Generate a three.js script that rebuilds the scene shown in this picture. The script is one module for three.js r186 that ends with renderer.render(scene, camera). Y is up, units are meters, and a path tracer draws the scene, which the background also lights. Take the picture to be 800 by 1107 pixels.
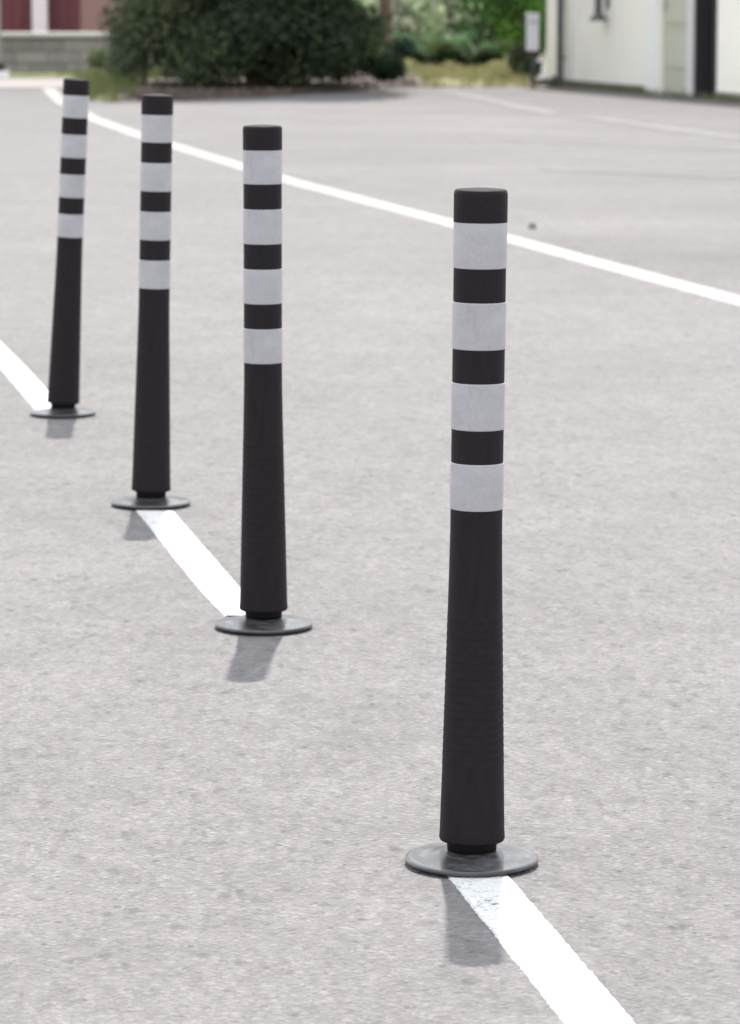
import * as THREE from 'three';
import { mergeGeometries } from 'three/addons/utils/BufferGeometryUtils.js';
import { RoundedBoxGeometry } from 'three/addons/geometries/RoundedBoxGeometry.js';

// ---------------------------------------------------------------- camera, sky, sun, exposure
const scene = new THREE.Scene();
const camera = new THREE.PerspectiveCamera(15.75, 740 / 1024, 0.1, 900);
camera.position.set(0, 1.34, 0);
camera.rotation.x = -Math.atan(578.5 / 4000);
camera.focus = 5.9;
camera.userData.fStop = 10;
scene.add(camera);

const SUN = new THREE.Vector3(0.02, 1, -0.54).normalize();
{ // hazy summer sky, brighter towards the horizon and round the sun
  const W = 512, H = 256, d = new Float32Array(W * H * 4);
  for (let j = 0; j < H; j++) for (let i = 0; i < W; i++) {
    const el = ((j + 0.5) / H - 0.5) * Math.PI, az = ((i + 0.5) / W - 0.5) * 2 * Math.PI;
    const v = new THREE.Vector3(Math.cos(el) * Math.cos(az), Math.sin(el), Math.cos(el) * Math.sin(az));
    const t = Math.pow(Math.max(0, v.y), 0.55), c = Math.max(0, v.dot(SUN));
    const g = 0.35 * Math.pow(c, 6) + 0.7 * Math.pow(c, 60);
    const k = (j * W + i) * 4;
    d[k] = 0.90 + (0.58 - 0.90) * t + g; d[k + 1] = 0.91 + (0.625 - 0.91) * t + g * 0.98; d[k + 2] = 0.92 + (0.70 - 0.92) * t + g * 0.94; d[k + 3] = 1;
  }
  const sky = new THREE.DataTexture(d, W, H, THREE.RGBAFormat, THREE.FloatType);
  sky.mapping = THREE.EquirectangularReflectionMapping; sky.magFilter = THREE.LinearFilter; sky.needsUpdate = true;
  scene.background = sky; scene.environment = sky;
}
const sun = new THREE.DirectionalLight(new THREE.Color().setRGB(1, 0.955, 0.9), 3.0);
sun.position.copy(SUN).multiplyScalar(80).add(new THREE.Vector3(0, 0, -25));
sun.target.position.set(0, 0, -25);
sun.castShadow = true; sun.shadow.radius = 1.6; sun.shadow.mapSize.set(4096, 4096);
Object.assign(sun.shadow.camera, { left: -40, right: 40, top: 50, bottom: -50, near: 1, far: 200 });
scene.add(sun, sun.target);

const renderer = new THREE.WebGLRenderer({ antialias: true });
renderer.setSize(740, 1024);
renderer.shadowMap.enabled = true;
renderer.toneMapping = THREE.LinearToneMapping;
renderer.toneMappingExposure = 2.3;

// ---------------------------------------------------------------- helpers
function rng(seed) { let a = seed >>> 0; return () => { a = (a + 0x6d2b79f5) | 0; let t = Math.imul(a ^ (a >>> 15), 1 | a); t = (t + Math.imul(t ^ (t >>> 7), 61 | t)) ^ t; return ((t ^ (t >>> 14)) >>> 0) / 4294967296; }; }
function hash(i, j, s) { let h = Math.imul(i, 374761393) ^ Math.imul(j, 668265263) ^ Math.imul(s, 2147483647 ^ 0x5bd1e995); h = Math.imul(h ^ (h >>> 13), 1274126177); return ((h ^ (h >>> 16)) >>> 0) / 4294967296; }
function vnoise(x, y, s, per = 0, perY = per) { // value noise, -1..1, tiling when per > 0
  const i = Math.floor(x), j = Math.floor(y), fx = x - i, fy = y - j, m = (a) => per ? ((a % per) + per) % per : a, mY = (a) => perY ? ((a % perY) + perY) % perY : a;
  const u = fx * fx * (3 - 2 * fx), w = fy * fy * (3 - 2 * fy);
  const a = hash(m(i), mY(j), s), b = hash(m(i + 1), mY(j), s), c = hash(m(i), mY(j + 1), s), d = hash(m(i + 1), mY(j + 1), s);
  return (a + (b - a) * u + (c - a) * w + (a - b - c + d) * u * w) * 2 - 1;
}
const fbm = (x, y, s, n = 4) => { let v = 0, a = 0.5; for (let o = 0; o < n; o++) { v += a * vnoise(x, y, s + o); x *= 2.03; y *= 2.03; a *= 0.5; } return v; };
const lin = (r, g, b) => new THREE.Color().setRGB(r, g, b);
const toS = (l) => { l = Math.min(1, Math.max(0, l)); return Math.round(255 * (l <= 0.0031308 ? 12.92 * l : 1.055 * Math.pow(l, 1 / 2.4) - 0.055)); };
const taken = {};
const numbered = (n) => { const k = taken[n] = (taken[n] ?? -1) + 1; return k ? n + '_' + String(k).padStart(3, '0') : n; };
function mesh(name, geo, mat, parent) { const m = new THREE.Mesh(geo, mat); m.name = name; m.castShadow = m.receiveShadow = true; parent?.add(m); return m; }
function struct(name, geo, mat) { const m = mesh(numbered(name), geo, mat, scene); m.userData.kind = 'structure'; return m; }
function thing(name, label, category, [x, y, z] = [0, 0, 0], turn = 0, group) {
  const o = new THREE.Group(); o.name = numbered(name); o.position.set(x, y, z); o.rotation.y = turn; o.userData = { label, category };
  if (group) o.userData.group = group;
  scene.add(o); return o;
}
function tag(o, label, category, group, kind) { o.name = numbered(o.name); o.userData = { label, category }; if (group) o.userData.group = group; if (kind) o.userData.kind = kind; scene.add(o); return o; }
const box = (w, h, d, x, y, z, r = 0) => (r ? new RoundedBoxGeometry(w, h, d, 2, r) : new THREE.BoxGeometry(w, h, d)).translate(x, y, z);
const std = (r, g, b, rough = 0.8, more = {}) => new THREE.MeshStandardMaterial({ color: lin(r, g, b), roughness: rough, ...more });
function dataTex(N, fill, srgb) { const t = new THREE.DataTexture(fill, N, N); t.wrapS = t.wrapT = THREE.RepeatWrapping; t.magFilter = THREE.LinearFilter; t.minFilter = THREE.LinearMipmapLinearFilter; t.generateMipmaps = true; if (srgb) t.colorSpace = THREE.SRGBColorSpace; t.needsUpdate = true; return t; }

// ---------------------------------------------------------------- asphalt: chippings in a pale worn binder
const TILE = 3.2;
function asphaltTextures() {
  const N = 2048, R = rng(11), h = new Float32Array(N * N), tone = new Float32Array(N * N), tint = new Float32Array(N * N);
  const mm = N / (TILE * 1000);
  for (let j = 0; j < N; j++) for (let i = 0; i < N; i++) {
    const k = j * N + i;
    tone[k] = 0.9 + 0.06 * vnoise(i / 8, j / 8, 3, 256);
    h[k] = 0.2 + 0.08 * vnoise(i / 4, j / 4, 4, 512);
  }
  for (let n = 0; n < 150000; n++) { // stones, each its own tone
    const cx = R() * N, cy = R() * N, r = (2.2 + 4.2 * R() * R()) * mm * 1.35, e = 0.65 + 0.35 * R(), an = R() * 3.14, ca = Math.cos(an), sa = Math.sin(an);
    const tn = 0.8 + 0.4 * R() + (R() < 0.05 ? -0.22 : 0), ti = R() - 0.5, top = 0.45 + 0.5 * R(), q = Math.ceil(r);
    for (let y = -q; y <= q; y++) for (let x = -q; x <= q; x++) {
      const a = (x * ca + y * sa) / r, b = (-x * sa + y * ca) / (r * e), dd = a * a + b * b;
      if (dd > 1) continue;
      const k = (((Math.floor(cy + y) % N) + N) % N) * N + (((Math.floor(cx + x) % N) + N) % N), hh = top * (1 - 0.6 * dd * dd);
      if (hh > h[k]) { h[k] = hh; tone[k] = tn; tint[k] = ti; }
    }
  }
  for (let n = 0; n < 7000; n++) { // places where chippings came out and dark binder shows
    const cx = R() * N, cy = R() * N, r = (5 + 9 * R()) * mm, dark = 0.06 + 0.24 * R() * R(), sq = 0.35 + 0.6 * R(), q = Math.ceil(r * 3.2);
    for (let y = -q; y <= q; y++) for (let x = -q; x <= q; x++) {
      const d = Math.hypot(x, y * sq) / r + 0.55 * vnoise((cx + x) / 5, (cy + y) / 8, 9);
      if (d > 1) continue;
      const k = (((Math.floor(cy + y) % N) + N) % N) * N + (((Math.floor(cx + x) % N) + N) % N);
      const w = Math.min(1, (1 - d) * 2.2); tone[k] *= 1 - dark * w; h[k] *= 1 - 0.45 * w;
    }
  }
  const c = new Uint8Array(N * N * 4), b = new Uint8Array(N * N * 4);
  for (let j = 0; j < N; j++) for (let i = 0; i < N; i++) {
    const k = j * N + i, m = 1 + 0.05 * vnoise(i / 32, j / 32, 21, 64) + 0.05 * vnoise(i / 128, j / 128, 22, 16) + 0.075 * vnoise(i / 8, j / 32, 23, 256, 64) + 0.06 * vnoise(i / 16, j / 32, 24, 128, 64);
    const v = 0.154 * tone[k] * m, t = tint[k] * 0.05;
    c[k * 4] = toS(v * (1.02 + t)); c[k * 4 + 1] = toS(v * 0.96); c[k * 4 + 2] = toS(v * (0.95 - t)); c[k * 4 + 3] = 255;
    b[k * 4] = b[k * 4 + 1] = b[k * 4 + 2] = Math.round(255 * Math.min(1, h[k])); b[k * 4 + 3] = 255;
  }
  return [dataTex(N, c, true), dataTex(N, b)];
}
const [asphaltColor, asphaltBump] = asphaltTextures();
const asphalt = new THREE.MeshStandardMaterial({ map: asphaltColor, bumpMap: asphaltBump, bumpScale: 0.0035, roughness: 0.93, vertexColors: true });

function sheet(x0, x1, z0, z1, step, y, tone) { // grid with uv in asphalt tiles and patchy vertex colours
  const nx = Math.max(1, Math.round((x1 - x0) / step)), nz = Math.max(1, Math.round((z1 - z0) / step));
  const p = [], u = [], c = [], idx = [];
  for (let j = 0; j <= nz; j++) for (let i = 0; i <= nx; i++) {
    const x = x0 + (x1 - x0) * i / nx, z = z0 + (z1 - z0) * j / nz; p.push(x, y, z); u.push(x / TILE, -z / TILE);
    const t = tone(x, z); c.push(t[0], t[1], t[2]);
    if (i < nx && j < nz) { const a = j * (nx + 1) + i; idx.push(a, a + nx + 1, a + 1, a + 1, a + nx + 1, a + nx + 2); }
  }
  const g = new THREE.BufferGeometry();
  g.setAttribute('position', new THREE.Float32BufferAttribute(p, 3)); g.setAttribute('uv', new THREE.Float32BufferAttribute(u, 2)); g.setAttribute('color', new THREE.Float32BufferAttribute(c, 3));
  g.setIndex(idx); g.computeVertexNormals(); return g;
}
// edge of the road, the white line that runs along its far side
const EDGE = [[2.6, -10.6], [1.545, -15.4], [1.09, -17.44], [0.757, -18.95], [0.41, -20.5], [-0.555, -24.7], [-1.40, -28.9], [-1.98, -31.8], [-2.66, -35.6], [-3.35, -40.4], [-3.9, -45.1]];
const edgeX = (z) => { for (let i = 0; i < EDGE.length - 1; i++) { const [a, za] = EDGE[i], [b, zb] = EDGE[i + 1]; if (z <= za && z >= zb) return a + (b - a) * (z - za) / (zb - za); } return z > EDGE[0][1] ? EDGE[0][0] : EDGE.at(-1)[0]; };
const roadTone = (x, z) => {
  const n = 1 + 0.07 * fbm(x * 0.9, z * 0.55, 31) + 0.06 * fbm(x * 3.1, z * 2.3, 37, 3), far = x > edgeX(z) ? 1 : 0; // the yard is older, patchier asphalt
  let worn = 0; // tyre-polished arcs and the ghosts of old bay lines across the yard
  if (far) for (const [z0, m, w, a] of [[-29.9, 0.16, 0.35, 0.09], [-28.2, 0.22, 0.25, 0.07], [-26.6, 0.1, 0.4, 0.05], [-37.6, -0.9, 0.5, 0.1], [-33.6, 0.9, 0.4, 0.08], [-24.4, 0.3, 0.3, 0.06]]) { const d = (z - z0 - m * x + 0.35 * fbm(x * 0.8, z0, 45, 2)) / w; if (Math.abs(d) < 1) worn += 1.5 * a * (1 - d * d) * (0.55 + 0.9 * fbm(x * 2.1, z * 1.5, 46, 3)); }
  const s = far ? 0.965 + worn + 0.2 * fbm(x * 0.3, z * 0.7, 43) : 1.0 + 0.03 * fbm(x * 2.2, z * 0.2, 47);
  return [n * s, n * s, n * s * (1 - 0.012 * far)];
};
struct('ground', sheet(-400, 400, -500, 300, 20, -0.012, () => [0.55, 0.62, 0.4]), new THREE.MeshStandardMaterial({ color: lin(0.16, 0.17, 0.09), roughness: 1 }));
struct('road', sheet(-26, 26, -62, 12, 0.2, 0, roadTone), asphalt);

// ---------------------------------------------------------------- white paint
function paintTexture() {
  const N = 1024, c = new Uint8Array(N * N * 4), R = rng(5), worn = new Float32Array(N * N);
  for (let n = 0; n < 26000; n++) { const cx = R() * N, cy = R() * N, r = 1 + 3.4 * R() * R(), q = Math.ceil(r), a = 0.3 + 0.6 * R(); for (let y = -q; y <= q; y++) for (let x = -q; x <= q; x++) if (Math.hypot(x, y) <= r) worn[(((cy + y | 0) + N) % N) * N + (((cx + x | 0) + N) % N)] = a; }
  for (let j = 0; j < N; j++) for (let i = 0; i < N; i++) {
    const k = j * N + i, p = vnoise(i / 16, j / 16, 51, 64) * 0.6 + vnoise(i / 64, j / 64, 52, 16);
    const w = worn[k] * Math.min(1, Math.max(0.2, p * 1.3 + 0.1)), v = 0.6 * (1 - w) + 0.1 * w + 0.03 * vnoise(i / 3, j / 3, 53);
    c[k * 4] = toS(v); c[k * 4 + 1] = toS(v * 0.99); c[k * 4 + 2] = toS(v * 0.965); c[k * 4 + 3] = 255;
  }
  return dataTex(N, c, true);
}
const paintBump = asphaltBump.clone(); paintBump.repeat.set(1 / TILE, 1 / TILE); paintBump.needsUpdate = true;
const paint = new THREE.MeshStandardMaterial({ map: paintTexture(), bumpMap: paintBump, bumpScale: 0.0018, roughness: 0.75 });
function stripe(points, z0, z1, width, seed, step = 0.02, rag = 0.004) { // ragged-edged strip along a curve, uv in metres
  const curve = points.map(([x, z]) => [z, x]).sort((a, b) => b[0] - a[0]);
  const at = (z) => { let i = 0; while (i < curve.length - 2 && z < curve[i + 1][0]) i++; const [a, xa] = curve[i], [b, xb] = curve[i + 1]; return [xa + (xb - xa) * (z - a) / (b - a), (xb - xa) / (b - a)]; };
  const n = Math.ceil((z0 - z1) / step), p = [], u = [], idx = [];
  for (let i = 0; i <= n; i++) {
    const z = z0 + (z1 - z0) * i / n, [x, m] = at(z), hw = width / 2 * Math.hypot(1, m);
    const l = rag * (fbm(z * 120, 1, seed, 3) * 3 + fbm(z * 9, 3, seed)), r = rag * (fbm(z * 120, 7, seed, 3) * 3 + fbm(z * 9, 9, seed));
    const taper = i === 0 || i === n ? (hash(i, seed, 1) - 0.5) * 0.01 : 0;
    p.push(x - hw + l - 0.002, -0.001, z + taper, x - hw + l, 0.003, z + taper, x + hw + r, 0.003, z - taper, x + hw + r + 0.002, -0.001, z - taper); u.push(x - hw + l - 0.004, -z, x - hw + l, -z, x + hw + r, -z, x + hw + r + 0.004, -z);
    if (i < n) { const a = i * 4; for (const q of [a, a + 1, a + 2]) idx.push(q, q + 1, q + 4, q + 1, q + 5, q + 4); }
  }
  const g = new THREE.BufferGeometry(); g.setAttribute('position', new THREE.Float32BufferAttribute(p, 3)); g.setAttribute('uv', new THREE.Float32BufferAttribute(u, 2)); g.setIndex(idx); g.computeVertexNormals(); return g;
}
const LANE = [[0.56, -3.1], [0.2975, -4.64], [0.17, -5.39], [-0.255, -7.7], [-0.325, -8.035], [-0.536, -9.225], [-1.0, -11.5], [-1.225, -12.7], [-1.7, -15.1]];
for (const [a, b] of [[-4.0, -5.44], [-7.72, -9.27], [-11.36, -13.7]]) struct('dash_marking', stripe(LANE, a, b, 0.087, 61 + a | 0, 0.004, 0.0009), paint);
const paintOld = paint.clone(); paintOld.color.setRGB(0.52, 0.505, 0.495);
struct('edge_line', stripe(EDGE, -10.6, -45.1, 0.145, 77, 0.02, 0.005), paintOld);
const paintGhost = paint.clone(); paintGhost.color.setRGB(0.252, 0.243, 0.239); // bay lines worn nearly away
for (const [[xa, za], [xb, zb]] of [[[0.859, -44.295], [1.817, -36.532]], [[2.124, -35.572], [3.095, -31.075]], [[1.217, -30.548], [3.097, -28.913]], [[1.237, -26.114], [2.658, -24.793]]]) {
  const L = Math.hypot(xb - xa, zb - za), nx = -(zb - za) / L, nz = (xb - xa) / L, n = Math.ceil(L / 0.1), p = [], u = [], idx = [];
  for (let i = 0; i <= n; i++) {
    const t = i / n, x = xa + (xb - xa) * t, z = za + (zb - za) * t, w = 0.12 * (0.55 + 0.9 * Math.max(0, 0.4 + fbm(i * 0.13, za, 97, 3)));
    p.push(x - nx * w, 0.004, z - nz * w, x + nx * w, 0.004, z + nz * w); u.push(x - nx * w, -z + nz * w, x + nx * w, -z - nz * w);
    if (i < n) { const a = i * 2; idx.push(a, a + 1, a + 2, a + 1, a + 3, a + 2); }
  }
  const gg = new THREE.BufferGeometry(); gg.setAttribute('position', new THREE.Float32BufferAttribute(p, 3)); gg.setAttribute('normal', new THREE.Float32BufferAttribute(p.map((_, i) => i % 3 === 1 ? 1 : 0), 3)); gg.setAttribute('uv', new THREE.Float32BufferAttribute(u, 2)); gg.setIndex(idx);
  struct('faded_bay_line', gg, paintGhost);
}

// ---------------------------------------------------------------- far side: pale footway, verge, soil
function noiseTex(seed, col, amp, cell, N = 512) {
  const c = new Uint8Array(N * N * 4);
  for (let j = 0; j < N; j++) for (let i = 0; i < N; i++) {
    let v = 0, a = 0.5, s = cell; for (let o = 0; o < 4; o++) { v += a * vnoise(i / s, j / s, seed + o, Math.round(N / s)); a *= 0.6; s = Math.max(2, s / 2); }
    const k = (j * N + i) * 4, m = 1 + amp * v; c[k] = toS(col[0] * m); c[k + 1] = toS(col[1] * m); c[k + 2] = toS(col[2] * m); c[k + 3] = 255;
  }
  return dataTex(N, c, true);
}
const concreteMap = noiseTex(91, [0.235, 0.212, 0.205], 0.3, 64); concreteMap.repeat.set(0.5, 0.5);
const concrete = new THREE.MeshStandardMaterial({ map: concreteMap, roughness: 0.9 });
struct('footway', new THREE.BoxGeometry(24, 0.1, 4.2).translate(-15.7, -0.038, -47.05), concrete);

const VERGE = [[-4.1, -49.4], [-3.68, -49.2], [-3.66, -45.4], [-3.35, -42], [-3.0, -40.3], [-2.8, -39.8], [-1.5, -40.9], [0, -44.1], [0.45, -45.2], [1.1, -45.2], [1.9, -45.6], [2.1, -46.6], [2.15, -62]];
function vergeZ(x) { if (x < -4.1) return -49.4; for (let i = 0; i < VERGE.length - 1; i++) { const [a, za] = VERGE[i], [b, zb] = VERGE[i + 1]; if (x >= a && x <= b) return za + (zb - za) * (x - a) / (b - a); } return -62; }
const vergeIn = (x, z) => vergeZ(x) - z + 0.35 * fbm(x * 4, z * 1.2, 71, 3);
const vergeH = (x, z) => { const s = vergeIn(x, z); return s < 0 ? -0.04 + Math.max(-0.05, s * 0.05) : -0.03 + 0.09 * Math.min(1, s / 0.7) + 0.02 * fbm(x * 6, z * 3, 73, 3); };
const soilAt = (x, z) => { const n = fbm(x * 2.5, z * 1.1, 79, 3) * 0.5; return THREE.MathUtils.clamp((Math.min(x + 2.75, 0.6 - x) + n * 0.6) * 3 + 0.5, 0, 1) * (z > -54 ? 1 : 0); };
{
  const g = sheet(-26, 6, -62, -39, 0.16, 0, () => [1, 1, 1]), p = g.attributes.position, c = g.attributes.color;
  for (let i = 0; i < p.count; i++) {
    const x = p.getX(i), z = p.getZ(i); p.setY(i, vergeH(x, z));
    const s = soilAt(x, z), n = 1 + 0.5 * fbm(x * 7, z * 4, 83, 3), dry = x > 0.2 ? 1 : 0;
    const sandy = THREE.MathUtils.clamp(0.5 + 1.6 * fbm(x * 3, z * 0.9, 87, 3) - (vergeZ(x) - z - 0.8) * 0.7, 0, 1);
    const gr = dry ? [0.22 + 0.13 * sandy, 0.21 + 0.09 * sandy, 0.11 + 0.09 * sandy] : [0.12, 0.13, 0.055], so = [0.07, 0.05, 0.042];
    c.setXYZ(i, (gr[0] + (so[0] - gr[0]) * s) * n, (gr[1] + (so[1] - gr[1]) * s) * n, (gr[2] + (so[2] - gr[2]) * s) * n);
  }
  g.computeVertexNormals();
  const vb = asphaltBump.clone(); vb.needsUpdate = true;
  struct('verge', g, new THREE.MeshStandardMaterial({ vertexColors: true, roughness: 1, bumpMap: vb, bumpScale: 0.01 }));
}
function soup(tris, cols) { const g = new THREE.BufferGeometry(); g.setAttribute('position', new THREE.Float32BufferAttribute(tris, 3)); if (cols) g.setAttribute('color', new THREE.Float32BufferAttribute(cols, 3)); g.computeVertexNormals(); return g; }
function blades(n, pick, hMin, hMax, cols, seed, w = 0.006) {
  const R = rng(seed), t = [], c = [];
  for (let i = 0; i < n; i++) {
    const q = pick(R); if (!q) continue;
    const [x, y, z] = q, h = hMin + (hMax - hMin) * R() * R(), a = R() * 6.283, l = h * (0.2 + 0.7 * R()), b = R() * 6.283, col = cols[(R() * cols.length) | 0], v = 0.75 + 0.5 * R();
    const dx = Math.cos(a) * w * (0.7 + R()), dz = Math.sin(a) * w, lx = Math.cos(b) * l, lz = Math.sin(b) * l;
    t.push(x - dx, y, z - dz, x + dx, y, z + dz, x + lx * 0.35, y + h * 0.65, z + lz * 0.35, x + lx * 0.35 - dx * 0.6, y + h * 0.62, z + lz * 0.35, x + lx * 0.35 + dx * 0.6, y + h * 0.66, z + lz * 0.35, x + lx, y + h, z + lz);
    for (let k = 0; k < 6; k++) c.push(col[0] * v, col[1] * v, col[2] * v);
  }
  return soup(t, c);
}
const leafy = (tr) => new THREE.MeshPhysicalMaterial({ color: 0xffffff, vertexColors: true, roughness: 0.9, specularIntensity: 0.3, transmission: tr, thickness: 0, side: THREE.DoubleSide });
const plain = new THREE.MeshStandardMaterial({ vertexColors: true, roughness: 0.7, side: THREE.DoubleSide });
{
  const dry = [[0.33, 0.29, 0.15], [0.27, 0.265, 0.12], [0.15, 0.19, 0.065], [0.38, 0.34, 0.2]], green = [[0.1, 0.14, 0.045], [0.15, 0.17, 0.06], [0.19, 0.18, 0.09], [0.08, 0.11, 0.04]];
  const gm = leafy(0.3);
  tag(mesh('dry_grass', blades(40000, (R) => { const x = 0.15 + 2.15 * R(), z = -44.9 - 15 * R(); return vergeIn(x, z) > 0.1 && fbm(x * 3.5, z * 1.3, 89, 3) > -0.12 + 0.2 * (R() - 0.5) && soilAt(x, z) < 0.6 ? [x, vergeH(x, z) - 0.01, z] : null; }, 0.03, 0.16, dry, 101), gm),
    'dry yellowish grass between the dark shrub and the white building', 'grass', null, 'stuff');
  tag(mesh('verge_grass', blades(16000, (R) => { const x = -4.2 + 2.4 * R(), z = -39.6 - 11 * R(); return vergeIn(x, z) > 0.05 && soilAt(x, z) < 0.7 ? [x, vergeH(x, z) - 0.01, z] : null; }, 0.03, 0.15, green, 103), gm),
    'olive green grass beside the dark tree and the low block wall', 'grass', null, 'stuff');
}
{ // litter on the bare soil
  const R = rng(107), t = [], c = [], cols = [[0.1, 0.065, 0.045], [0.14, 0.1, 0.07], [0.05, 0.038, 0.03], [0.18, 0.145, 0.11]];
  for (let i = 0; i < 7000; i++) {
    const x = -3 + 3.6 * R(), z = -39.8 - 7 * R(); if (vergeIn(x, z) < -0.05 || soilAt(x, z) < 0.3) continue;
    const y = vergeH(x, z) + 0.006, a = R() * 6.283, r = 0.012 + 0.03 * R(), col = cols[(R() * 4) | 0], up = () => (R() - 0.3) * 0.02;
    t.push(x + Math.cos(a) * r, y + up(), z + Math.sin(a) * r, x + Math.cos(a + 2) * r, y + up(), z + Math.sin(a + 2) * r, x + Math.cos(a + 4) * r, y + up(), z + Math.sin(a + 4) * r);
    for (let k = 0; k < 3; k++) c.push(...col);
  }
  tag(mesh('leaf_litter', soup(t, c), plain), 'brown leaf litter on the bare soil under the dark tree', 'leaf litter', null, 'stuff');
}

// ---------------------------------------------------------------- white building on the right
const plasterMap = noiseTex(131, [0.91, 0.885, 0.79], 0.06, 128); plasterMap.repeat.set(0.7, 0.7);
const plaster = new THREE.MeshStandardMaterial({ map: plasterMap, roughness: 0.9 });
{
  const b = thing('white_building', 'white plastered building with downpipe and dark doorway on the right', 'building', [2.2, 0, -46.5], -Math.acos(0.279));
  const Hh = 2.9, T = 0.28, L = 13, seg = (s0, s1, y0, y1, z = -T / 2, t = T) => box(s1 - s0, y1 - y0, t, (s0 + s1) / 2, (y0 + y1) / 2, z);
  mesh('wall', mergeGeometries([seg(0, 3.97, -0.05, Hh), seg(3.97, 4.92, 2.1, Hh), seg(4.92, 5.15, -0.05, Hh), seg(5.15, 5.77, 2.15, Hh), seg(5.77, L, -0.05, Hh)]), plaster, b);
  mesh('gable_wall', box(T, Hh + 0.05, 5.4, T / 2, (Hh - 0.05) / 2, -T - 2.7), plaster, b);
  mesh('gable_wall', box(T, Hh + 0.05, 5.4, L - T / 2, (Hh - 0.05) / 2, -T - 2.7), plaster, b);
  mesh('rear_wall', box(L, Hh + 0.05, T, L / 2, (Hh - 0.05) / 2, -T - 5.4 - T / 2), plaster, b);
  mesh('interior_floor', box(L - 2 * T - 0.02, 0.04, 5.38, L / 2, 0.03, -T - 2.7), std(0.09, 0.085, 0.08), b);
  const plinthMat = std(0.22, 0.22, 0.17, 0.95);
  mesh('plinth', mergeGeometries([seg(-0.02, 3.9, -0.05, 0.09, 0.012, 0.024), seg(5.8, L, -0.05, 0.09, 0.012, 0.024)]), plinthMat, b);
  const white = std(0.86, 0.86, 0.83, 0.6);
  mesh('pilaster', seg(3.62, 3.95, -0.05, 2.5, 0.02, 0.04), white, b);
  mesh('pilaster', seg(1.02, 1.2, 0.09, 2.5, 0.015, 0.03), white, b);
  const door = mesh('door', box(0.93, 2.08, 0.05, 4.445, 1.06, -0.075, 0.008), std(0.47, 0.48, 0.38, 0.6), b);
  for (const y of [0.5, 1.0, 1.55]) mesh('door_panel', box(0.66, 0.36, 0.02, 4.445, y, -0.046, 0.006), std(0.5, 0.51, 0.41, 0.6), door);
  mesh('door_handle', mergeGeometries([box(0.03, 0.14, 0.02, 4.06, 1.02, -0.04, 0.005), box(0.12, 0.02, 0.02, 4.1, 1.04, -0.015, 0.006)]), std(0.5, 0.5, 0.5, 0.35, { metalness: 0.9 }), door);
  mesh('door_jamb', seg(4.925, 5.12, -0.04, 2.12, 0.018, 0.036), std(0.62, 0.62, 0.60, 0.6), b);
  const dark = std(0.028, 0.024, 0.027, 0.7);
  const fr = mesh('doorway_frame', mergeGeometries([seg(5.152, 5.2, -0.03, 2.149, -0.135, 0.32), seg(5.72, 5.768, -0.03, 2.149, -0.135, 0.32), seg(5.2, 5.72, 2.09, 2.149, -0.135, 0.32)]), dark, b);
  fr.userData.label = 'dark timber frame of the narrow doorway';
  mesh('inner_door', box(0.515, 2.1, 0.04, 5.46, 1.04, -0.26), dark, b);
  const grey = std(0.10, 0.10, 0.10, 0.45, { metalness: 0.2 });
  const pipe = mesh('downpipe', new THREE.CylinderGeometry(0.042, 0.042, 2.75, 18).translate(0.72, 1.44, 0.07), grey, b);
  for (const y of [0.35, 1.3, 2.3]) mesh('pipe_bracket', mergeGeometries([new THREE.CylinderGeometry(0.047, 0.047, 0.03, 18).translate(0.72, y, 0.07), box(0.02, 0.03, 0.07, 0.72, y, 0.03)]), grey, pipe);
  mesh('pipe_shoe', new THREE.CylinderGeometry(0.042, 0.042, 0.14, 18).rotateX(0.9).translate(0.72, 0.075, 0.11), grey, pipe);
  // wall fitting: a bracket with a grey hood hanging from it
  const lamp = thing('wall_lamp', 'small grey lamp fitting hanging on the white wall', 'lamp', [0, 0, 0]);
  const place = new THREE.Matrix4().copy(b.matrixWorld.compose(b.position, b.quaternion, b.scale));
  lamp.position.copy(new THREE.Vector3(2.25, 0.82, 0).applyMatrix4(place)); lamp.rotation.y = b.rotation.y;
  mesh('back_plate', box(0.1, 0.3, 0.02, 0, 0.3, 0.01, 0.004), grey, lamp);
  mesh('arm', mergeGeometries([box(0.04, 0.04, 0.12, 0, 0.36, 0.075), box(0.07, 0.34, 0.07, 0, 0.2, 0.125)]), grey, lamp);
  mesh('shade', new THREE.CylinderGeometry(0.05, 0.12, 0.09, 20).translate(0, 0.045, 0.125), grey, lamp);
  const roof = mesh('roof', new THREE.ExtrudeGeometry(new THREE.Shape([[0.16, 2.85], [-3, 4.4], [-6.2, 2.85], [-6.2, 2.98], [-3, 4.55], [0.16, 2.98]].map(([a, c]) => new THREE.Vector2(a, c))), { depth: L + 0.5, bevelEnabled: false }).rotateY(Math.PI / 2).scale(1, 1, -1).translate(-0.25, 0, 0), std(0.2, 0.1, 0.07, 0.9), b);
  mesh('gutter', new THREE.CylinderGeometry(0.06, 0.06, L + 0.4, 12, 1, false, 0, Math.PI).rotateZ(Math.PI / 2).translate(L / 2, 2.86, 0.21), grey, roof);
  // weeds at the foot of the wall
  const wb = blades(2600, (R) => { const s = -0.3 + 8 * R(), n = 0.03 + 0.16 * R() * R(); if (s > 4 && s < 5.2 && R() < 0.8) return null; const v = new THREE.Vector3(s, -0.005, n).applyMatrix4(place); return [v.x, v.y, v.z]; }, 0.03, 0.13, [[0.11, 0.13, 0.05], [0.17, 0.16, 0.08], [0.09, 0.09, 0.06]], 141, 0.008);
  tag(mesh('weeds', wb, plain), 'low olive weeds along the foot of the white building', 'weeds', null, 'stuff');
}

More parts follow.
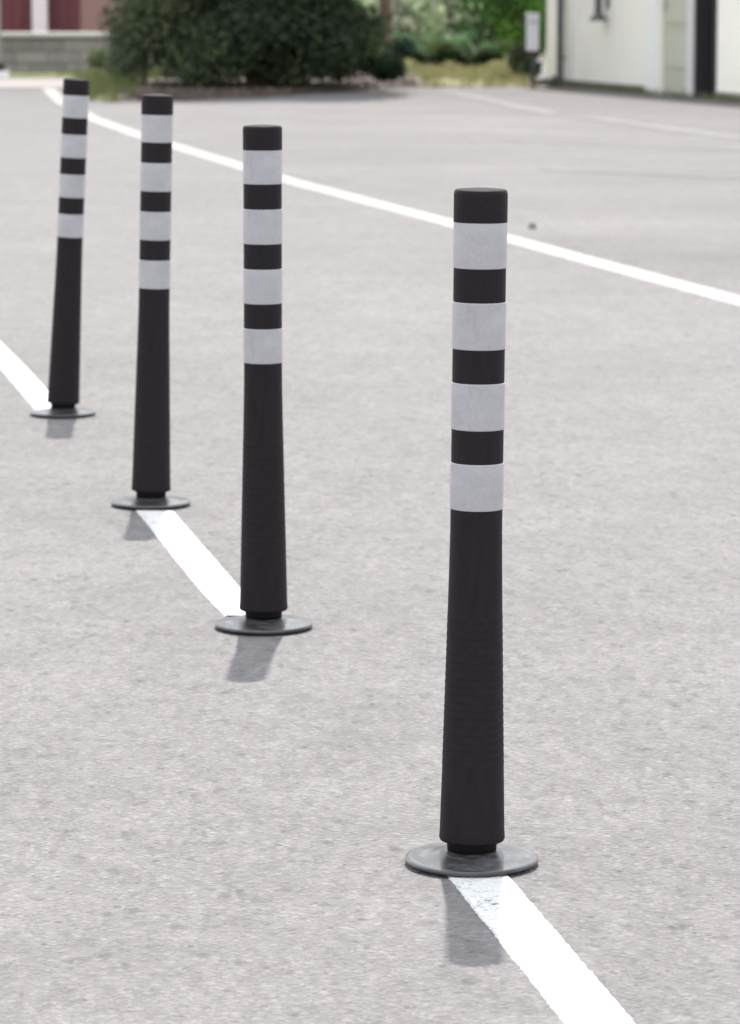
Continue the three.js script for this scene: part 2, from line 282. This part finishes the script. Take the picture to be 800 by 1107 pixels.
// ---------------------------------------------------------------- left: low block wall, red house, footway things
{
  const w = thing('block_wall', 'low grey block wall with pale coping before the red house', 'wall', [-10, 0, -51]);
  const R = rng(151), mats = [0, 1, 2, 3].map((i) => { const m = noiseTex(160 + i, [0.24 + 0.035 * i, 0.225 + 0.033 * i, 0.205 + 0.03 * i], 0.35, 64, 128); m.repeat.set(2, 2); return new THREE.MeshStandardMaterial({ map: m, roughness: 0.95 }); });
  const full = new RoundedBoxGeometry(0.43, 0.152, 0.2, 1, 0.008), half = new RoundedBoxGeometry(0.21, 0.152, 0.2, 1, 0.008);
  mesh('mortar_core', box(8.96, 0.54, 0.17, 4.5, 0.25, 0), std(0.17, 0.165, 0.15, 1), w);
  for (let r = 0; r < 3; r++) for (let k = 0; k <= 20; k++) {
    const odd = r % 2, end = odd && (k === 0 || k === 20); if (!odd && k === 20) continue;
    const x = odd ? (k === 0 ? 0.21 : k === 20 ? 8.79 : k * 0.44) + (k > 0 && k < 20 ? 0.1 : 0) : 0.32 + k * 0.44;
    const o = mesh('block', end ? half : full, mats[(R() * 4) | 0], w); o.position.set(x, 0.08 + 0.165 * r, (R() - 0.5) * 0.012);
  }
  const cop = new RoundedBoxGeometry(0.89, 0.065, 0.28, 2, 0.012), cm = std(0.6, 0.58, 0.53, 0.85);
  for (let k = 0; k < 10; k++) { const o = mesh('coping_stone', cop, cm, w); o.position.set(0.45 + k * 0.9, 0.555, (R() - 0.5) * 0.01); }
}
{
  const h = thing('red_house', 'house with dark red boarded front and white posts, far left', 'house', [-9, 0, -54.2]);
  mesh('wall', box(6.6, 3.0, 5, 3.1, 1.45, -2.6), std(0.34, 0.2, 0.18, 0.9), h);
  const reds = [std(0.16, 0.035, 0.042, 0.6), std(0.2, 0.045, 0.052, 0.6), std(0.13, 0.03, 0.04, 0.6)], R = rng(171);
  const wp = std(0.82, 0.74, 0.76, 0.6);
  for (const x of [0.3, 1.3, 2.3, 3.28, 4.22]) mesh('post', box(0.22, 2.6, 0.16, x, 1.25, 0.1, 0.01), wp, h);
  for (let k = 0; k < 29; k++) { const x = 0.08 + k * 0.165; if ([0.3, 1.3, 2.3, 3.28, 4.22].some((p) => Math.abs(x - p) < 0.14)) continue; mesh('board', box(0.158, 2.5, 0.03, x, 1.25, -0.085 + 0.006 * R(), 0.004), reds[(R() * 3) | 0], h); }
  mesh('roof', new THREE.ExtrudeGeometry(new THREE.Shape([[0.7, 2.7], [-2.6, 4.4], [-6, 2.7], [-6, 2.85], [-2.6, 4.58], [0.7, 2.85]].map(([a, c]) => new THREE.Vector2(a, c))), { depth: 7.2, bevelEnabled: false }).rotateY(Math.PI / 2).scale(1, 1, -1).translate(-0.5, 0, 0), std(0.15, 0.09, 0.075, 0.9), h);
}
{
  const p = thing('gate_pillar', 'grey stone gate pillar beyond the pale footway, far left', 'pillar', [-5.12, 0, -50.3]);
  const sm = std(0.3, 0.31, 0.29, 0.9);
  mesh('shaft', box(0.26, 1.5, 0.26, 0, 0.72, 0, 0.012), sm, p);
  mesh('cap', box(0.36, 0.08, 0.36, 0, 1.512, 0, 0.015), std(0.45, 0.45, 0.43, 0.9), p);
}
// ---------------------------------------------------------------- trees and shrubs
function leaves(clumps, n, size, cols, seed, hang = 0.3) { // folded leaf faces spread through clump shells
  const R = rng(seed), t = [], c = [], vol = clumps.map((q) => q[3] * q[4] * q[5]), tot = vol.reduce((a, b) => a + b);
  const A = new THREE.Vector3(), B = new THREE.Vector3(), N = new THREE.Vector3();
  clumps.forEach((q, qi) => {
    const m = Math.round(n * vol[qi] / tot), tone = 0.8 + 0.4 * R(), ci = (R() * cols.length) | 0;
    for (let i = 0; i < m; i++) {
      let x, y, z; do { x = R() * 2 - 1; y = R() * 2 - 1; z = R() * 2 - 1; } while (x * x + y * y + z * z > 1);
      const k = Math.pow(x * x + y * y + z * z, 0.18) / Math.max(1e-3, Math.hypot(x, y, z)) * (0.55 + 0.5 * R());
      const px = q[0] + x * k * q[3], py = q[1] + y * k * q[4], pz = q[2] + z * k * q[5]; if (py < 0.03) continue;
      N.set(x + (R() - 0.5) * 1.6, y * 0.6 + 0.5 + (R() - 0.5) * 1.4, z + (R() - 0.5) * 1.6).normalize();
      A.set(R() - 0.5, -hang * R(), R() - 0.5).cross(N).normalize(); B.crossVectors(N, A);
      const s = size * (0.6 + 0.8 * R()), w = s * (0.28 + 0.2 * R()), f = s * 0.12;
      const col = cols[R() < 0.6 ? ci : (R() * cols.length) | 0], v = tone * (0.75 + 0.5 * R());
      const P = (a, b, nn) => t.push(px + A.x * a + B.x * b + N.x * nn, py + A.y * a + B.y * b + N.y * nn, pz + A.z * a + B.z * b + N.z * nn);
      P(-s / 2, 0, 0); P(0, w, f); P(s / 2, 0, 0); P(-s / 2, 0, 0); P(s / 2, 0, 0); P(0, -w, f);
      for (let e = 0; e < 6; e++) c.push(col[0] * v, col[1] * v, col[2] * v);
    }
  });
  return soup(t, c);
}
function limb(pts, r0, r1, seg = 8) {
  const curve = new THREE.CatmullRomCurve3(pts.map((p) => new THREE.Vector3(...p))), n = 14, g = new THREE.TubeGeometry(curve, n, 1, seg), p = g.attributes.position, v = new THREE.Vector3();
  for (let i = 0; i <= n; i++) { const c = curve.getPointAt(i / n), r = r0 + (r1 - r0) * Math.pow(i / n, 0.8); for (let k = 0; k <= seg; k++) { const a = i * (seg + 1) + k; v.fromBufferAttribute(p, a).sub(c).multiplyScalar(r * (1 + 0.12 * (hash(i, k % seg, 7) - 0.5))).add(c); p.setXYZ(a, v.x, v.y, v.z); } }
  g.computeVertexNormals(); return g;
}
const bark = new THREE.MeshStandardMaterial({ map: (() => { const m = noiseTex(181, [0.12, 0.09, 0.07], 0.6, 32, 256); m.repeat.set(3, 8); return m; })(), roughness: 1 });
function tree(name, label, cat, [x, y, z], { clumps, n, size, cols, seed, trunkR = 0.1, trunkH = 2, limbs = 6, tr = 0.25, group, barkMat = bark }) {
  const o = thing(name, label, cat, [x, y, z], 0, group), R = rng(seed + 5);
  const parts = [limb([[0, -0.12, 0], [(R() - 0.5) * 0.1, trunkH * 0.4, (R() - 0.5) * 0.1], [(R() - 0.5) * 0.2, trunkH, (R() - 0.5) * 0.2]], trunkR, trunkR * 0.45, 10)];
  for (let k = 0; k < limbs; k++) { const q = clumps[(k * 7 + 3) % clumps.length], y0 = Math.min(trunkH * (0.2 + 0.7 * R()), q[1]); parts.push(limb([[0, y0, 0], [q[0] * 0.5, (y0 + q[1]) / 2 + 0.05, q[2] * 0.5], [q[0], q[1], q[2]]], trunkR * 0.4, trunkR * 0.08, 6)); }
  mesh('trunk', mergeGeometries(parts), barkMat, o);
  mesh('crown', leaves(clumps, n, size, cols, seed), leafy(tr), o);
  return o;
}
function dome(R, n, rx, ry, rz, cy, r0, r1, low = -1) { // clumps scattered in an ellipsoid
  const q = []; while (q.length < n) { const a = R() * 2 - 1, b = R() * 2 - 1, c = R() * 2 - 1; if (a * a + b * b + c * c > 1 || b < low) continue; const r = r0 + (r1 - r0) * R(); q.push([a * rx, Math.max(r * 0.7, cy + b * ry), c * rz, r, r * (0.65 + 0.3 * R()), r]); }
  return q;
}
const darkG = [[0.042, 0.062, 0.034], [0.055, 0.078, 0.038], [0.036, 0.052, 0.036], [0.08, 0.1, 0.045]];
const midG = [[0.06, 0.13, 0.04], [0.05, 0.11, 0.035], [0.08, 0.15, 0.05]];
const brightG = [[0.1, 0.22, 0.045], [0.13, 0.26, 0.05], [0.08, 0.18, 0.05]];
const paleG = [[0.42, 0.46, 0.32], [0.36, 0.42, 0.27], [0.45, 0.45, 0.36], [0.28, 0.38, 0.2]];
{
  const R = rng(201);
  const big = dome(R, 70, 1.7, 3.1, 1.6, 3.3, 0.45, 0.85);
  for (let k = 0; k < 44; k++) { const a = R() * 6.283, f = 0.3 + 0.7 * R(); big.push([Math.cos(a) * 1.5 * f, 0.26 + 0.55 * R(), Math.sin(a) * 1.4 * f, 0.36 + 0.2 * R(), 0.32, 0.4]); }
  tree('evergreen_tree', 'large dark evergreen tree with low branches over bare soil', 'tree', [-1.3, 0.03, -44.4], { clumps: big, n: 90000, size: 0.075, cols: darkG, seed: 211, trunkR: 0.2, trunkH: 4, limbs: 14, tr: 0.12 });
  [[-2.15, -48.2], [-1.15, -48.6], [-0.3, -48.3]].forEach(([x, z], i) => tree('understory_shrub', ['dark shrub behind the left side of the large evergreen', 'dark shrub behind the trunk of the large evergreen', 'dark shrub behind the right side of the large evergreen'][i], 'shrub', [x, 0.03, z],
    { clumps: dome(R, 20, 0.5, 0.3, 0.4, 0.42, 0.22, 0.34), n: 5000, size: 0.07, cols: darkG, seed: 215 + i, trunkR: 0.04, trunkH: 0.6, limbs: 5, tr: 0.1, group: 'shrubs behind the evergreen' }));
  const side = dome(R, 16, 0.45, 0.8, 0.6, 0.95, 0.2, 0.4);
  tree('leafy_bush', 'loose grey green bush at the left edge of the dark tree', 'bush', [-2.75, 0.03, -45.2], { clumps: side, n: 5200, size: 0.065, cols: [[0.1, 0.13, 0.075], [0.16, 0.19, 0.12], [0.06, 0.085, 0.05]], seed: 221, trunkR: 0.04, trunkH: 1.2, limbs: 7, tr: 0.3 });
  const side2 = dome(R, 9, 0.28, 0.22, 0.35, 0.25, 0.12, 0.2);
  tree('low_bush', 'low pale olive bush in the verge beside the block wall', 'bush', [-3.25, 0.03, -47.6], { clumps: side2, n: 1800, size: 0.05, cols: [[0.2, 0.22, 0.13], [0.14, 0.17, 0.08]], seed: 223, trunkR: 0.02, trunkH: 0.3, limbs: 4, tr: 0.3 });
  const sh = dome(R, 14, 0.28, 0.2, 0.3, 0.3, 0.12, 0.2);
  tree('dark_shrub', 'rounded dark green shrub at the edge of the dry grass', 'shrub', [0.26, 0.03, -46.3], { clumps: sh, n: 3600, size: 0.05, cols: [[0.03, 0.055, 0.04], [0.045, 0.08, 0.035]], seed: 231, trunkR: 0.025, trunkH: 0.35, limbs: 6, tr: 0.1 });
  const tall = dome(R, 12, 0.25, 0.5, 0.3, 1.9, 0.25, 0.4);
  tree('brown_trunk_tree', 'slim tree with a bare brown trunk behind the dark shrub', 'tree', [0.17, 0.03, -50.5], { clumps: tall, n: 2600, size: 0.07, cols: paleG, seed: 233, trunkR: 0.13, trunkH: 1.9, limbs: 6, tr: 0.35, barkMat: std(0.16, 0.105, 0.08, 1) });
}
function fronds(name, label, [x, y, z], n, len, cols, seed, group) { // arching fronds of narrow leaflets
  const o = thing(name, label, 'shrub', [x, y, z], 0, group), R = rng(seed), t = [], c = [];
  for (let k = 0; k < n; k++) {
    const a = R() * 6.283, L = len * (0.6 + 0.5 * R()), up = 0.5 + 0.6 * R(), col = cols[(R() * cols.length) | 0], v = 0.75 + 0.5 * R();
    for (let i = 1; i < 12; i++) for (const sd of [-1, 1]) {
      const f = i / 12, r = L * f, yy = 0.02 + L * up * (1.75 * f - 1.1 * f * f), w = 0.11 * Math.sin(Math.PI * (0.15 + 0.8 * f)), ca = Math.cos(a), sa = Math.sin(a);
      const bx = ca * r, bz = sa * r, tx = bx - sa * w * sd + ca * 0.05, tz = bz + ca * w * sd + sa * 0.05, ty = yy - 0.02 - 0.03 * R();
      t.push(bx, yy, bz, bx + ca * 0.035, yy + 0.006, bz + sa * 0.035, tx, ty, tz); for (let e = 0; e < 3; e++) c.push(col[0] * v, col[1] * v, col[2] * v);
    }
  }
  mesh('crown', soup(t, c), leafy(0.25), o);
  mesh('stem', limb([[0, -0.1, 0], [0.005, 0.06, 0], [0, 0.14, 0.01]], 0.045, 0.03, 8), bark, o);
  return o;
}
fronds('fern_shrub', 'arching green shrub in the dry grass, beside the dark shrub', [0.86, 0.05, -52.6], 120, 0.62, [[0.07, 0.15, 0.06], [0.09, 0.18, 0.08]], 241);
fronds('fern_shrub', 'deep green arching shrub in the dry grass, nearer the letter box', [1.4, 0.05, -51.6], 160, 0.64, [[0.03, 0.085, 0.018], [0.04, 0.1, 0.02], [0.06, 0.07, 0.02]], 243);
{
  const R = rng(251);
  const g1 = dome(R, 26, 0.42, 1.2, 0.6, 1.75, 0.25, 0.45, -0.95);
  g1.push([-0.1, 0.62, 0.2, 0.26, 0.2, 0.3], [0.22, 0.55, 0.3, 0.22, 0.2, 0.25], [-0.28, 0.85, 0.2, 0.24, 0.22, 0.25]);
  tree('green_tree', 'bright green leafy tree beside the left corner of the white building', 'tree', [1.93, 0.03, -48.6], { clumps: g1, n: 11000, size: 0.07, cols: brightG, seed: 253, trunkR: 0.1, trunkH: 2.2, limbs: 9, tr: 0.4 });
  const g2 = dome(R, 8, 0.2, 0.16, 0.25, 0.22, 0.1, 0.18);
  tree('low_dark_bush', 'low dark bush under the bright green tree', 'bush', [1.95, 0.03, -47.4], { clumps: g2, n: 1500, size: 0.05, cols: darkG, seed: 255, trunkR: 0.02, trunkH: 0.3, limbs: 4, tr: 0.1 });
  // hedge bushes closing the garden behind
  const spots = [[-7.5, -66, 2], [-5.2, -63, 2], [-3.0, -60, 0], [-0.9, -61, 0], [0.35, -63, 1], [1.35, -65, 1], [2.35, -63, 0], [3.6, -66, 2], [6.2, -68, 2], [9.5, -66, 0]];
  const what = ['mid green hedge bush', 'pale sage green hedge bush', 'dark green hedge bush'], where = ['behind the red house', 'beside the red house', 'behind the dark tree', 'right behind the dark tree', 'behind the slim brown trunk', 'behind the fern shrubs', 'behind the bright green tree', 'behind the left gable of the white building', 'behind the white building', 'far behind the white building'];
  spots.forEach(([x, z, k], i) => {
    const cl = k === 1 ? dome(R, 20, 0.75, 0.6, 0.5, 0.75, 0.3, 0.5) : dome(R, 20, 0.75, 1.3, 0.7, 1.1, 0.35, 0.6); for (let e = 0; e < 10; e++) cl.push([(R() - 0.5) * 1.7, 0.3 + 0.3 * R(), 0.3 + 0.4 * R(), 0.3, 0.26, 0.3]);
    tree('hedge_bush', what[k] + ' ' + where[i], 'bush', [x, 0, z], { clumps: cl, n: k === 1 ? 4200 : 6500, size: 0.1, cols: [midG, paleG, darkG][k], seed: 260 + i, trunkR: 0.06, trunkH: 1.6, limbs: 6, tr: k === 1 ? 0.58 : 0.25, group: 'hedge bushes behind the garden' });
  });
  [[-9, -78, 5], [-2.5, -80, 6], [3.5, -79, 5.5], [10, -82, 6]].forEach(([x, z, hh], i) => {
    const cl = dome(R, 40, 2.2, hh * 0.42, 2.2, hh * 0.6, 0.7, 1.2);
    tree('garden_tree', ['tall tree behind the red house', 'tall tree far behind the dark evergreen', 'tall tree far behind the bright green tree', 'tall tree far behind the white building'][i], 'tree', [x, 0, z], { clumps: cl, n: 9000, size: 0.16, cols: midG, seed: 280 + i, trunkR: 0.2, trunkH: hh * 0.7, limbs: 9, tr: 0.3, group: 'tall trees at the back' });
  });
}
{ // pale letter box on a post
  const o = thing('letter_box', 'pale letter box on a dark post beside the white building', 'letter box', [1.99, 0, -45.7]);
  const m = std(0.7, 0.68, 0.71, 0.55), d = std(0.06, 0.06, 0.06, 0.6, { metalness: 0.4 });
  mesh('post', box(0.05, 0.5, 0.05, 0.01, 0.22, -0.03), d, o);
  const bd = mesh('body', box(0.15, 0.44, 0.2, 0, 0.66, 0, 0.012), m, o);
  mesh('flap', box(0.12, 0.035, 0.012, 0, 0.79, 0.102, 0.004), std(0.45, 0.44, 0.46, 0.5), bd);
  mesh('lid', box(0.17, 0.02, 0.23, 0, 0.889, 0.005, 0.006), m, bd);
}
{ // planter on the footway
  const o = thing('planter', 'white trough planter with dark plants on the pale footway', 'planter', [-4.98, 0.012, -48.7]);
  const outer = std(0.8, 0.79, 0.76, 0.7);
  mesh('trough', mergeGeometries([box(0.5, 0.11, 0.02, 0, 0.055, 0.11), box(0.5, 0.11, 0.02, 0, 0.055, -0.11), box(0.02, 0.11, 0.2, -0.24, 0.055, 0), box(0.02, 0.11, 0.2, 0.24, 0.055, 0)]), outer, o);
  mesh('soil', box(0.456, 0.08, 0.196, 0, 0.045, 0), std(0.05, 0.035, 0.028, 1), o);
  mesh('plants', leaves([[-0.1, 0.15, 0, 0.14, 0.08, 0.1], [0.1, 0.16, 0, 0.13, 0.08, 0.1]], 500, 0.04, [[0.06, 0.05, 0.045], [0.05, 0.06, 0.035], [0.09, 0.05, 0.05]], 301), plain, o);
}

// ---------------------------------------------------------------- the flexible marker posts
const rubberMap = noiseTex(311, [0.0155, 0.0125, 0.0148], 0.2, 32, 256); rubberMap.repeat.set(4, 6);
const rubber = new THREE.MeshPhysicalMaterial({ map: rubberMap, roughness: 0.62, specularIntensity: 0.22 });
const plateMap = (() => { // black rubber with pale grit trodden into it
  const N = 512, c = new Uint8Array(N * N * 4), R = rng(317), g = new Float32Array(N * N);
  for (let n = 0; n < 5200; n++) { const cx = R() * N | 0, cy = R() * N | 0, l = 2 + R() * 9 | 0, a = R() * 6.283, v = R(); for (let e = 0; e < l; e++) g[(((cy + Math.sin(a) * e | 0) + N) % N) * N + (((cx + Math.cos(a) * e | 0) + N) % N)] = v; }
  for (let j = 0; j < N; j++) for (let i = 0; i < N; i++) { const k = j * N + i, p = Math.max(0, 0.5 + 1.2 * vnoise(i / 32, j / 32, 318, 16) + 0.6 * vnoise(i / 8, j / 8, 319, 64)), v = 0.03 + 0.035 * p + 0.06 * g[k] * p; c[k * 4] = toS(v * 1.01); c[k * 4 + 1] = toS(v * 0.98); c[k * 4 + 2] = toS(v * 1.03); c[k * 4 + 3] = 255; }
  return dataTex(N, c, true);
})();
const plateMat = new THREE.MeshPhysicalMaterial({ map: plateMap, roughness: 0.3 });
const bandMap = (() => { // glass-bead sheeting with scuffs
  const N = 512, c = new Uint8Array(N * N * 4);
  for (let j = 0; j < N; j++) for (let i = 0; i < N; i++) {
    const k = (j * N + i) * 4, s = fbm(i / 90, j / 30, 321, 4), v = 0.35 * (1 + 0.07 * vnoise(i / 3, j / 3, 322) + 0.12 * s - 0.25 * Math.max(0, fbm(i / 18, j / 60, 325, 3) - 0.33)) * (i < 3 ? 0.92 : 1); // overlap seam of the tape
    c[k] = toS(v * 1.005); c[k + 1] = toS(v * 0.985); c[k + 2] = toS(v * 1.04); c[k + 3] = 255;
  }
  return dataTex(N, c, true);
})();
const bandMat = new THREE.MeshPhysicalMaterial({ map: bandMap, roughness: 0.38, metalness: 0.1, clearcoat: 0.2, clearcoatRoughness: 0.25 });
const lathe = (pts, n = 56) => new THREE.LatheGeometry(pts.map(([r, y]) => new THREE.Vector2(r, y)), n);
const rAt = (y) => y > 0.5 ? 0.0392 : 0.0392 + 0.0108 * Math.pow((0.5 - y) / 0.475, 1.15);
const BASE_Y = 0.019;
const bodyGeo = (() => {
  const p = [[0.0001, BASE_Y - 0.004], [0.037, BASE_Y - 0.004], [0.0385, BASE_Y + 0.012], [0.0485, BASE_Y + 0.0155], [0.0502, BASE_Y + 0.019]];
  for (let y = BASE_Y + 0.03; y < 0.944;) { // fine moulded ribs round the lower body
    if (y > 0.13 && y < 0.37) { const q = rAt(y); p.push([q, y], [q + 0.00035, y + 0.002], [q + 0.00035, y + 0.005], [q, y + 0.007]); y += 0.012; } else { p.push([rAt(y), y]); y += 0.02; }
  }
  p.push([0.0392, 0.95]); return lathe(p);
})();
const capGeo = lathe([[0.0388, 0.945], [0.0402, 0.9515], [0.0402, 0.992], [0.0392, 0.9965], [0.0365, 0.9985], [0.02, 1.0], [0.0001, 1.0]]);
const bandGeo = lathe([[0.0385, -0.036], [0.0399, -0.0358], [0.0401, -0.0345], [0.0401, 0.0345], [0.0399, 0.0358], [0.0385, 0.036]]);
const plateGeo = lathe([[0.0001, 0.001], [0.099, 0.001], [0.1015, 0.002], [0.102, 0.0055], [0.1005, 0.008], [0.097, 0.0088], [0.09, 0.0088], [0.07, 0.0115], [0.05, 0.015], [0.045, 0.0175], [0.041, 0.0195], [0.0001, 0.0215]], 64);
function makePost(spec) {
  const { at: [x, z], lean, turn, label, seed, tall } = spec;
  const o = thing('marker_post', label, 'marker post', [x, 0.004, z], 0, 'flexible marker posts along the lane line');
  const plate = mesh('base_plate', plateGeo, plateMat, o); plate.rotation.y = turn;
  const body = mesh('post_body', bodyGeo, rubber, o); body.rotation.z = -lean; body.scale.y = tall;
  mesh('top_cap', capGeo, rubber, body);
  for (let k = 0; k < 4; k++) { const b = mesh('reflective_band', bandGeo, bandMat, body); b.position.y = 0.919 - 0.1178 * k; b.scale.y = 0.955; b.rotation.y = seed * 1.7 + k * 2.1; }
  return o;
}
const D = Math.PI / 180;
makePost({ at: [0.155, -5.512], lean: 0.55 * D, tall: 1.025, turn: 0, seed: 1, label: 'nearest and largest black marker post with four silver bands' });
makePost({ at: [-0.221, -7.579], lean: 0.1 * D, tall: 1.037, turn: 0.4, seed: 2, label: 'black and silver marker post second nearest, just left of the largest' });
makePost({ at: [-0.561, -9.381], lean: 1.4 * D, tall: 1.043, turn: 0.9, seed: 3, label: 'third nearest black and silver marker post, second from the left edge' });
makePost({ at: [-0.948, -11.351], lean: 3.0 * D, tall: 1.03, turn: 1.2, seed: 4, label: 'farthest and smallest marker post, leaning right near the left edge' });
{ // small stone lying by the edge line
  const g = new THREE.IcosahedronGeometry(0.028, 2), p = g.attributes.position;
  for (let i = 0; i < p.count; i++) { const k = 1 + 0.7 * fbm(p.getX(i) * 60 + 3, p.getY(i) * 60 + p.getZ(i) * 47, 331, 2); p.setXYZ(i, p.getX(i) * k * 0.8, p.getY(i) * k * 0.85 + 0.018, p.getZ(i) * k); }
  g.computeVertexNormals();
  const s = mesh('stone', g, std(0.26, 0.25, 0.25, 0.9)); s.position.set(0.872, 0, -19.9);
  tag(s, 'small dark stone lying on the asphalt just beyond the edge line', 'stone');
}
renderer.render(scene, camera);
